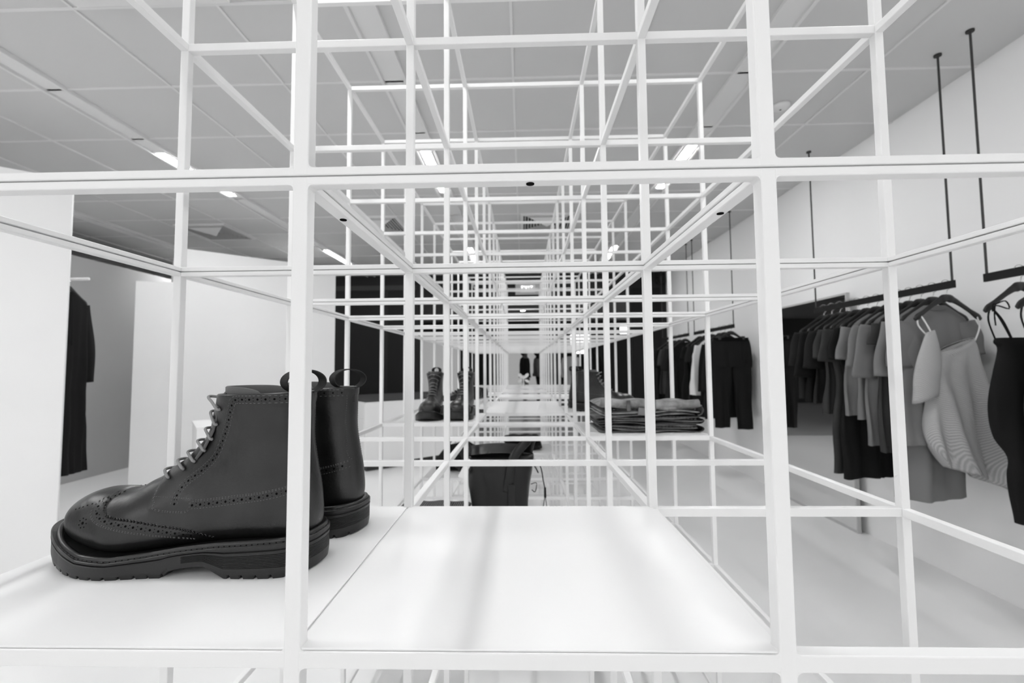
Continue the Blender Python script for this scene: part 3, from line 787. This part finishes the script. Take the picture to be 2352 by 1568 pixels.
row1 = [('knit', 2.262, 'knit', 'light grey loose diagonal-ribbed knit top hanging askew at the near end of the rail', 'top', .88, .06),
        ('tee', 2.335, 'tee', 'mid grey round-neck tee hanging right behind the light knit top', 't-shirt', .80, .02),
        ('dress', 2.405, 'tee2', 'pale grey long dress whose hem shows below the round-neck tee', 'dress', 1.09, 0.),
        ('tee', 2.475, 'tee3', 'dark grey long tee partly hidden by the white post', 't-shirt', .86, .04),
        ('tee', 2.545, 'tee', 'grey tee in the middle of the row, fifth from the near end', 't-shirt', .84, -.03),
        ('tee', 2.62, 'tee2', 'ash grey tee with loose sleeves, sixth from the near end', 't-shirt', .72, .03),
        ('tee', 2.70, 'tee2', 'ash grey crumpled tee, seventh from the near end', 't-shirt', .70, -.02),
        ('dress', 2.775, 'cblack', 'long black dress reaching lowest in the row', 'dress', 1.08, .02),
        ('dress', 2.855, 'tee3', 'long charcoal dress beside the long black one', 'dress', 1.08, -.02),
        ('tee', 2.93, 'tee3', 'charcoal short-sleeved tee in front of the leaning mirror', 't-shirt', .70, .03),
        ('tee', 3.01, 'cblack2', 'soft black tee in front of the leaning mirror, third from the far end', 't-shirt', .66, 0),
        ('tee', 3.09, 'cblack', 'black tee in front of the leaning mirror, second from the far end', 't-shirt', .64, .02),
        ('tee', 3.17, 'cblack2', 'black top at the far end of the long row', 't-shirt', .62, 0)]
onum = 'first second third fourth fifth sixth seventh eighth ninth tenth eleventh twelfth thirteenth'.split()
for i, (kd, y, mt, lb, ct, ln, rz) in enumerate(row1):
    garment(kd, hx, y, mt, lb, ct, ln, 11 + i, rz, .85 if i == 2 else 1.)
    hang(hx, y, 'black hanger on the long row of tees, %s from its near end' % onum[i], rz)
row3 = [('top', 1.93, 'cblack', 'black strappy top with tied shoulder bows at the right picture edge', 'top', 1.05, .08),
        ('top', 1.80, 'cblack2', 'second black strappy top, cut off by the right picture edge', 'top', 1.07, .04),
        ('top', 1.67, 'cblack', 'third black strappy top, nearest the viewer on the right rail', 'top', 1.05, .0)]
for i, (kd, y, mt, lb, ct, ln, rz) in enumerate(row3):
    garment(kd, hx, y, mt, lb, ct, ln, 41 + i, rz)
    hang(hx, y, 'black hanger on the right-edge rail, %s from its far end' % onum[i], rz)
row2 = [('trousers', 4.58, 'cblack', 'black trousers hanging by the waistband at the near end of the second rail', 'trousers', 1.05, .0),
        ('shirt', 4.72, 'cblack2', 'black long-sleeved shirt behind the black trousers', 'shirt', .95, .0),
        ('shirt', 4.82, 'cblack', 'black shirt between the black long-sleeved one and the white shirt', 'shirt', .80, .0),
        ('shirt', 5.02, 'cwhite', 'white shirt, the only white garment on the racks', 'shirt', .72, .0),
        ('dress', 5.20, 'cblack2', 'black dress just behind the white shirt', 'dress', 1.0, .0),
        ('tee', 5.36, 'cblack', 'black tee at the far end of the second rail', 't-shirt', .8, .0),
        ('dress', 5.85, 'cblack', 'black dress at the near end of the farthest rail', 'dress', 1.0, .0),
        ('dress', 6.05, 'cblack2', 'soft black dress second on the farthest rail', 'dress', 1.05, .0),
        ('tee', 6.25, 'tee3', 'charcoal tee in the middle of the farthest rail', 't-shirt', .8, .0),
        ('dress', 6.5, 'cblack', 'black dress at the far end of the farthest rail', 'dress', 1.0, .0)]
for i, (kd, y, mt, lb, ct, ln, rz) in enumerate(row2):
    garment(kd, hx, y, mt, lb, ct, ln, 61 + i, rz, hw=1.0 if kd == 'trousers' else 1.3 if mt == 'cwhite' else 1.15, long_sleeve=.5 if kd == 'shirt' else 0)
    hang(hx, y, 'black hanger carrying the ' + lb.split(' hanging')[0].split(' at the')[0].split(' behind the')[0], rz)

# leaning mirror
t = thing('standing_mirror', 'tall frameless-looking mirror standing against the right wall behind the tees', 'mirror', (2.355, 3.25, 0))
obj('glass', bx(-.004, .0, .012, 1.05, .02, 1.70), 'mirror', t)
b = bmesh.new(); box(b, -.006, .02, 0, .0115, 0, 1.715); box(b, -.006, .02, 1.0505, 1.062, 0, 1.715); box(b, -.006, .02, .0115, 1.0505, 1.7005, 1.715); box(b, -.006, .02, .0115, 1.0505, 0, .0195); box(b, .0005, .02, .0116, 1.05, .0196, 1.70)
obj('frame', b, 'lwall', t)
# ------------------------------------------------------------------ coats behind the far left panel
t = thing('garment_rack', 'white floor-standing garment rack behind the far left panel, only its rail tip showing', 'rack', (-3.25, 3.2, 0))
b = bmesh.new(); tube(b, [(-1.15, 0, 1.88), (.0, 0, 1.88)], .011, 12); obj('bar', b, 'paint', t, True)
for xx in (-.56, -1.05):
    b = bmesh.new(); tube(b, [(xx, 0, .02), (xx, 0, 1.869)], .011, 12); obj('post', b, 'paint', t, True)
    obj('foot', bx(xx - .012, xx + .012, -.25, .25, 0, .0195, bev=.002), 'paint', t)
for i, (x, mt, ln, lb) in enumerate(((-3.41, 'cblack', 1.45, 'long black coat hanging edge-on beside the far left panel'), (-3.56, 'tee3', 1.30, 'charcoal coat on the rack just behind the long black coat'))):
    g = garment('shirt', 0, 0, mt, lb, 'coat', ln, 90 + i, 0, 1.0, .6); g.name = 'coat'
    g.location = (x, 3.2, 1.88); g.rotation_euler = (0, 0, math.pi / 2 + .12); dup(HP[0], (x, 3.2, 1.88), math.pi / 2 + .12, 'black hanger inside the ' + lb.split(' hanging')[0].split(' on the')[0])

# ------------------------------------------------------------------ folded jeans
def folded_layer(bm, cx_, cy, z, L, D, th, seed, wav=.006, droop=.0):
    rnd = random.Random(seed); p = [rnd.uniform(0, 6.28) for _ in range(6)]; N = 60; rings = []
    for i in range(N + 1):
        u = -1 + 2 * i / N; x = cx_ + u * L / 2
        e = (1 - abs(u) ** 8) ** .5 if abs(u) < 1 else 0
        e = max(e, .12)
        zo = z + th / 2 + wav * (math.sin(3.1 * u + p[0]) * .5 + math.sin(7 * u + p[1]) * .3) * (1 - .3 * u * u) - droop * u * u
        fr = .006 * math.sin(5 * u + p[2]) + .004 * math.sin(13 * u + p[3]); L2 = []
        for k in range(28):
            a = 2 * math.pi * k / 28; ca, sa = math.cos(a), math.sin(a)
            L2.append((x, cy + math.copysign(abs(ca) ** .55, ca) * (D / 2) * (.9 + .1 * e) + (fr if ca < 0 else 0), zo + math.copysign(abs(sa) ** .8, sa) * th / 2 * e * (1 + .18 * math.sin(9 * u + p[4] + ca * 2)) ))
        rings.append(L2)
    loft(bm, rings)
def jeans(label, z, seed, mt, layers, top=False):
    t = thing('folded_jeans', label, 'jeans', (.428, 1.655, ST + z), 0, 'stack of folded jeans')
    b = bmesh.new(); zz = .0; rnd = random.Random(seed)
    for k, th in enumerate(layers):
        folded_layer(b, rnd.uniform(-.006, .006), rnd.uniform(-.005, .005), zz, .350 + rnd.uniform(-.030, .014), .27, th, seed * 7 + k, wav=.005 if not top else .007); zz += th * .88
    # soft rounded fold joining the layers at the right end
    R = []
    for q in range(13):
        a = -math.pi / 2 + math.pi * q / 12
        R.append([(.160 + math.cos(a) * .022 * s_, y, zz / 2 + math.sin(a) * (zz / 2 - .002) * s_) for y, s_ in ((-.125, .8), (-.133, .95), (-.05, 1), (.1, 1), (.13, .8))])
    b3 = bmesh.new(); loft(b3, R, False, False, False); bmesh.ops.solidify(b3, geom=b3.faces[:], thickness=.006)
    me = bpy.data.meshes.new('x'); b3.to_mesh(me); b3.free(); b.from_mesh(me); bpy.data.meshes.remove(me)
    bmesh.ops.recalc_face_normals(b, faces=b.faces)
    obj('folded_cloth', b, mt, t, True)
    st = bmesh.new()
    for off in (.25, .75):
        zf = layers[-1] * off + sum(layers[:-1]) * .88
        for k in range(26):
            x0 = -.15 + k * .0118; tube(st, [(x0, -.1405, zf + .003 * math.sin(x0 * 22)), (x0 + .007, -.1405, zf + .003 * math.sin((x0 + .007) * 22))], .0007, 5)
    obj('stitching', st, 'stitch', t)
    if top:
        b = bmesh.new()                                   # waistband roll and belt loops along the front edge
        rr = [[(x, -.128 + math.cos(a) * .016, zz + .001 - .004 * math.sin(x * 14 + 1) + math.sin(a) * .013) for a in [k * math.pi / 8 for k in range(16)]] for x in [-.165 + .33 * k / 40 for k in range(41)]]
        loft(b, rr); obj('waistband', b, 'denim', t, True)
        b = bmesh.new()
        for x in (-.075, .01): box(b, x - .006, x + .006, -.149, -.143, zz - .022, zz + .014, bev=.001)
        obj('belt_loops', b, 'denimd', t)
        b = bmesh.new(); box(b, -.045, .0, -.1475, -.141, .004, .028, bev=.001, mtx=Matrix.Rotation(.12, 4, 'Y')); obj('patch', b, 'tee2', t)
    return zz
z = 0
z += jeans('dark jeans folded at the bottom of the stack on the right shelf', z, 3, 'denimd', (.010, .009, .011)) + .0005
z += jeans('jeans folded in the middle of the stack on the right shelf', z, 5, 'denimd', (.009, .011, .010)) + .0005
z += jeans('paler worn jeans folded loosely on top of the stack', z, 8, 'denim', (.012, .012, .026), True)

# ------------------------------------------------------------------ black leather bag with straps
t = thing('leather_bag', 'tapered black leather bucket bag with drawstring cords on the low centre shelf', 'bag', (-.092, 1.66, ST1))
b = bmesh.new(); R = []
def bagring(z_, wx, wy, n=56, ph=0):
    return [(math.copysign(abs(math.cos(a)) ** .75, math.cos(a)) * wx + .003 * math.sin(5 * a + z_ * 30), math.copysign(abs(math.sin(a)) ** .75, math.sin(a)) * wy + .004 * math.sin(4 * a + z_ * 25 + ph), z_) for a in [2 * math.pi * k / n for k in range(n)]]
for z_, wx, wy in ((0, .085, .05), (.004, .092, .056), (.03, .096, .06), (.08, .100, .064), (.14, .106, .068), (.20, .112, .072), (.25, .118, .074), (.285, .123, .070), (.30, .125, .060), (.312, .125, .045)): R.append(bagring(z_, wx, wy))
loft(b, R, True, False); R2 = [bagring(.312, .125, .045), bagring(.306, .119, .038), bagring(.26, .108, .045), bagring(.1, .09, .05)]; loft(b, R2, False, True)
bmesh.ops.remove_doubles(b, verts=b.verts, dist=.0004); bmesh.ops.recalc_face_normals(b, faces=b.faces); obj('body', b, 'leather2', t, True)
b = bmesh.new()
rr = [[(x, y, .318 + .012 * math.sin((x + .13) * 12) + (y + .03) * .25) for y in (-.055, -.03, 0, .03)] for x in [-.12 + .19 * k / 16 for k in range(17)]]
loft(b, rr, False, False, False); bmesh.ops.solidify(b, geom=b.faces[:], thickness=.005); obj('top_flap', b, 'leather2', t, True)
b = bmesh.new(); P = spath([(.03, -.072, .19), (.04, -.077, .25), (.05, -.075, .30), (.075, -.05, .335), (.105, -.02, .362), (.118, 0, .362), (.112, .02, .335), (.105, .04, .30)], 40)
tube(b, P, .017, 10, flat=.28, up=Vector((0, 1, 0))); obj('handle', b, 'leather2', t, True)
b = bmesh.new(); box(b, .034, .058, -.0835, -.076, .10, .22, bev=.003); obj('buckle_strap', b, 'leather2', t)
b = bmesh.new(); tube(b, [(.046 + .016 * math.cos(a), -.084, .12 + .022 * math.sin(a)) for a in [k * math.pi / 10 for k in range(20)]], .002, 6, True); obj('ring', b, 'black', t)
b = bmesh.new()
for dx, zz in ((-.118, .335), (-.145, .295)):
    tube(b, [(dx + .016 * math.cos(a), -.045, zz + .026 * math.sin(a)) for a in [k * math.pi / 12 for k in range(24)]], .0045, 8, True, flat=.5, up=Vector((0, 1, 0)))
tube(b, spath([(-.118, -.045, .309), (-.112, -.045, .295), (-.10, -.04, .28)], 6), .006, 6); tube(b, spath([(-.145, -.045, .27), (-.135, -.045, .255), (-.112, -.04, .25)], 6), .006, 6)
obj('side_loops', b, 'webbing', t, True)
b = bmesh.new(); box(b, -.011, .011, -.002, .002, 0, .075, bev=.001, mtx=Matrix.Translation((-.138, -.055, .235)) @ Matrix.Rotation(.5, 4, 'Y')); obj('tag', b, 'cwhite', t)
b = bmesh.new()
tube(b, spath([(.11, -.03, .29), (.135, -.03, .292), (.152, -.03, .265), (.160, -.03, .22), (.166, -.03, .19)], 24), .0024, 6)
tube(b, spath([(.11, -.02, .285), (.128, -.04, .275), (.142, -.04, .25)], 14), .0024, 6)
tube(b, spath([(.1655, -.03, .165), (.158, -.03, .12), (.152, -.03, .07), (.152, -.03, .03)], 14), .0016, 6)
tube(b, spath([(.1665, -.03, .165), (.172, -.03, .12), (.172, -.03, .07), (.170, -.03, .03)], 14), .0016, 6)
tube(b, spath([(.115, -.04, .21), (.135, -.045, .215), (.130, -.045, .185), (.118, -.04, .19)], 16), .0016, 6)
obj('drawstring', b, 'webbing', t, True)
b = bmesh.new(); tube(b, [(.166, -.03, .195), (.1665, -.03, .160)], [.004, .0045], 8); obj('cord_end', b, 'black', t)
# second bag, dark, farther back
t = thing('soft_bag', 'soft dark bag on a farther low shelf, left end showing beside the leather bag', 'bag', (-.38, 2.76, ST1))
b = bmesh.new(); R = []
for k in range(31):
    u = -1 + 2 * k / 30; hgt = .17 * (1 - abs(u) ** 2.4 * .6) ; w_ = .09 * max(.15, (1 - abs(u) ** 5))
    R.append([(u * .165, math.cos(a) * w_, max(.001, hgt / 2 + math.sin(a) * hgt / 2 * (1 if math.sin(a) < 0 else 1 + .06 * math.sin(9 * u + 1)))) for a in [q * math.pi / 12 for q in range(24)]])
loft(b, R); obj('body', b, 'cblack', t, True)
b = bmesh.new(); tube(b, spath([(-.08, -.03, .14), (-.06, -.06, .185), (.04, -.06, .18), (.08, -.03, .14)], 24), .008, 8, flat=.5); obj('handle', b, 'cblack2', t, True)
# ribbed knit
t = thing('folded_knit', 'folded grey ribbed knit left of the black leather bag on the low shelf', 'knitwear', (-.345, 1.66, ST1))
b = bmesh.new(); zz = 0
for k, th in enumerate((.026, .028, .03, .032)): folded_layer(b, 0, 0, zz, .27, .25, th, 33 + k, wav=.002); zz += th * .95
obj('folded_cloth', b, 'rib', t, True)
# dark jumpers on the far low shelf
for i, (z, th) in enumerate(((0, .05), (.0505, .045))):
    b = bmesh.new(); folded_layer(b, 0, 0, 0, .29 - .015 * i, .24, th, 55 + i, wav=.004)
    o = obj('folded_jumper', b, 'cblack2', None, True); o.location = (-.01 - .01 * i, PYY(8) + .19, LV[-1] + T + .002 + z + .001)
    tag(o, 'black folded jumper on the far low shelf, %s of two' % ('lower', 'upper')[i], 'jumper', 'folded black jumpers')
# small white ornament on the farthest shelf
t = thing('butterfly_ornament', 'small white butterfly-shaped ornament on the far centre shelf', 'ornament', (.0, PYY(13) + .1, ST))
b = bmesh.new()
for s in (-1, 1):
    for hh, ww, zc, an in ((.075, .045, .105, .75), (.055, .035, .055, 2.1)):
        mt = Matrix.Translation((0, 0, .08)) @ Matrix.Rotation(s * an, 4, 'Y')
        ring = [[mt @ Vector((math.cos(a) * ww * .42 * (1 + .3 * math.sin(a)), y, .045 + math.sin(a) * hh * .55)) for a in [q * math.pi / 9 for q in range(18)]] for y in (-.004, .004)]
        loft(b, ring)
bmesh.ops.recalc_face_normals(b, faces=b.faces); obj('wings', b, 'cwhite', t)
b = bmesh.new(); tube(b, [(0, 0, .0), (0, 0, .05), (0, 0, .12)], [.012, .006, .008], 10); obj('stem', b, 'cwhite', t)

# ------------------------------------------------------------------ people in the hall
def person(label, x, y, rz, coat, legm, coat_len, hair='cblack'):
    t = thing('person', label, 'person', (x, y, 0), rz)
    bm = bmesh.new(); sk = bm.verts.layers.skin.verify()
    J = dict(pel=(0, 0, .95), sp=(0, 0, 1.15), ch=(0, -.01, 1.35), nk=(0, 0, 1.47), hd=(0, -.01, 1.57), ht=(0, 0, 1.70),
             hl=(.09, 0, .90), kl=(.10, -.02, .50), al=(.10, .01, .09), tl=(.11, -.13, .035), hr=(-.09, 0, .90), kr=(-.11, -.04, .50), ar=(-.12, .03, .09), tr=(-.13, -.11, .035),
             sl=(.17, 0, 1.42), el=(.24, .02, 1.14), wl=(.25, -.06, .90), fl=(.25, -.08, .80), sr=(-.17, 0, 1.42), er=(-.24, .02, 1.14), wr=(-.25, -.06, .90), fr=(-.25, -.08, .80))
    Rr = dict(pel=.13, sp=.115, ch=.14, nk=.055, hd=.085, ht=.07, hl=.085, kl=.055, al=.038, tl=.035, hr=.085, kr=.055, ar=.038, tr=.035, sl=.06, el=.042, wl=.028, fl=.03, sr=.06, er=.042, wr=.028, fr=.03)
    V = {k: bm.verts.new(v) for k, v in J.items()}
    for k, v in V.items(): v[sk].radius = (Rr[k], Rr[k] * (.75 if k in ('ch', 'sp', 'pel') else 1)); v[sk].use_root = k == 'pel'
    for a, c in ('pel sp', 'sp ch', 'ch nk', 'nk hd', 'hd ht', 'pel hl', 'hl kl', 'kl al', 'al tl', 'pel hr', 'hr kr', 'kr ar', 'ar tr', 'ch sl', 'sl el', 'el wl', 'wl fl', 'ch sr', 'sr er', 'er wr', 'wr fr') and [q.split() for q in ('pel sp', 'sp ch', 'ch nk', 'nk hd', 'hd ht', 'pel hl', 'hl kl', 'kl al', 'al tl', 'pel hr', 'hr kr', 'kr ar', 'ar tr', 'ch sl', 'sl el', 'el wl', 'wl fl', 'ch sr', 'sr er', 'er wr', 'wr fr')]:
        bm.edges.new((V[a], V[c]))
    o = obj('body', bm, legm, t); md = o.modifiers.new('skin', 'SKIN'); md.use_smooth_shade = True; o.modifiers.new('sub', 'SUBSURF').levels = 1
    b = bmesh.new(); R = []
    zt = 1.46
    for z_, wx, wy in ((zt, .07, .07), (1.44, .15, .10), (1.40, .20, .13), (1.25, .20, .15), (1.05, .18, .15), (.9, .20, .17), (coat_len, .21, .18)):
        R.append([(math.cos(a) * wx, math.sin(a) * wy, z_) for a in [q * math.pi / 14 for q in range(28)]])
    loft(b, R)
    for s in (-1, 1): tube(b, spath([(s * .17, 0, 1.40), (s * .245, .02, 1.14), (s * .26, -.06, .90)], 12), [.075 - .0025 * q for q in range(13)], 12)
    obj('coat', b, coat, t, True)
    b = bmesh.new(); R = [[(math.cos(a) * r, .02 + math.sin(a) * r * 1.05, z_) for a in [q * math.pi / 10 for q in range(20)]] for r, z_ in ((.06, 1.50), (.10, 1.56), (.112, 1.64), (.10, 1.71), (.06, 1.755), (.01, 1.77))]
    for r in R:
        for i, p in enumerate(r):
            if p[1] < -.03 and p[2] < 1.69: r[i] = (p[0], -.03 + (p[1] + .03) * .2, p[2])
    loft(b, R); obj('hair', b, hair, t, True)
    b = bmesh.new(); cyl(b, (0, -.095, 1.585), .011, .0, 8) if False else None
    tube(b, [(0, -.085, 1.61), (0, -.108, 1.585), (0, -.09, 1.575)], [.008, .012, .008], 8)
    for s in (-1, 1):
        tube(b, [(s * .085, 0, 1.62), (s * .092, .005, 1.59), (s * .084, 0, 1.56)], .012, 8)
    obj('face', b, 'skin', t, True)
    return t
person('person in a long dark coat standing in the hall, seen at the tunnel end', .04, 12.6, 1.75, 'cblack2', 'tee', .88)
person('person in a light top and dark trousers next to the one in the long coat', .44, 13.1, 1.45, 'tee2', 'cblack2', .98)
person('person in a pale long coat in the hall, right of the tunnel end', 1.28, 12.0, 2.6, 'cwhite', 'cblack', .55)
person('person all in black in the hall behind the folded jeans', 1.62, 10.6, 3.4, 'cblack', 'cblack', .95)
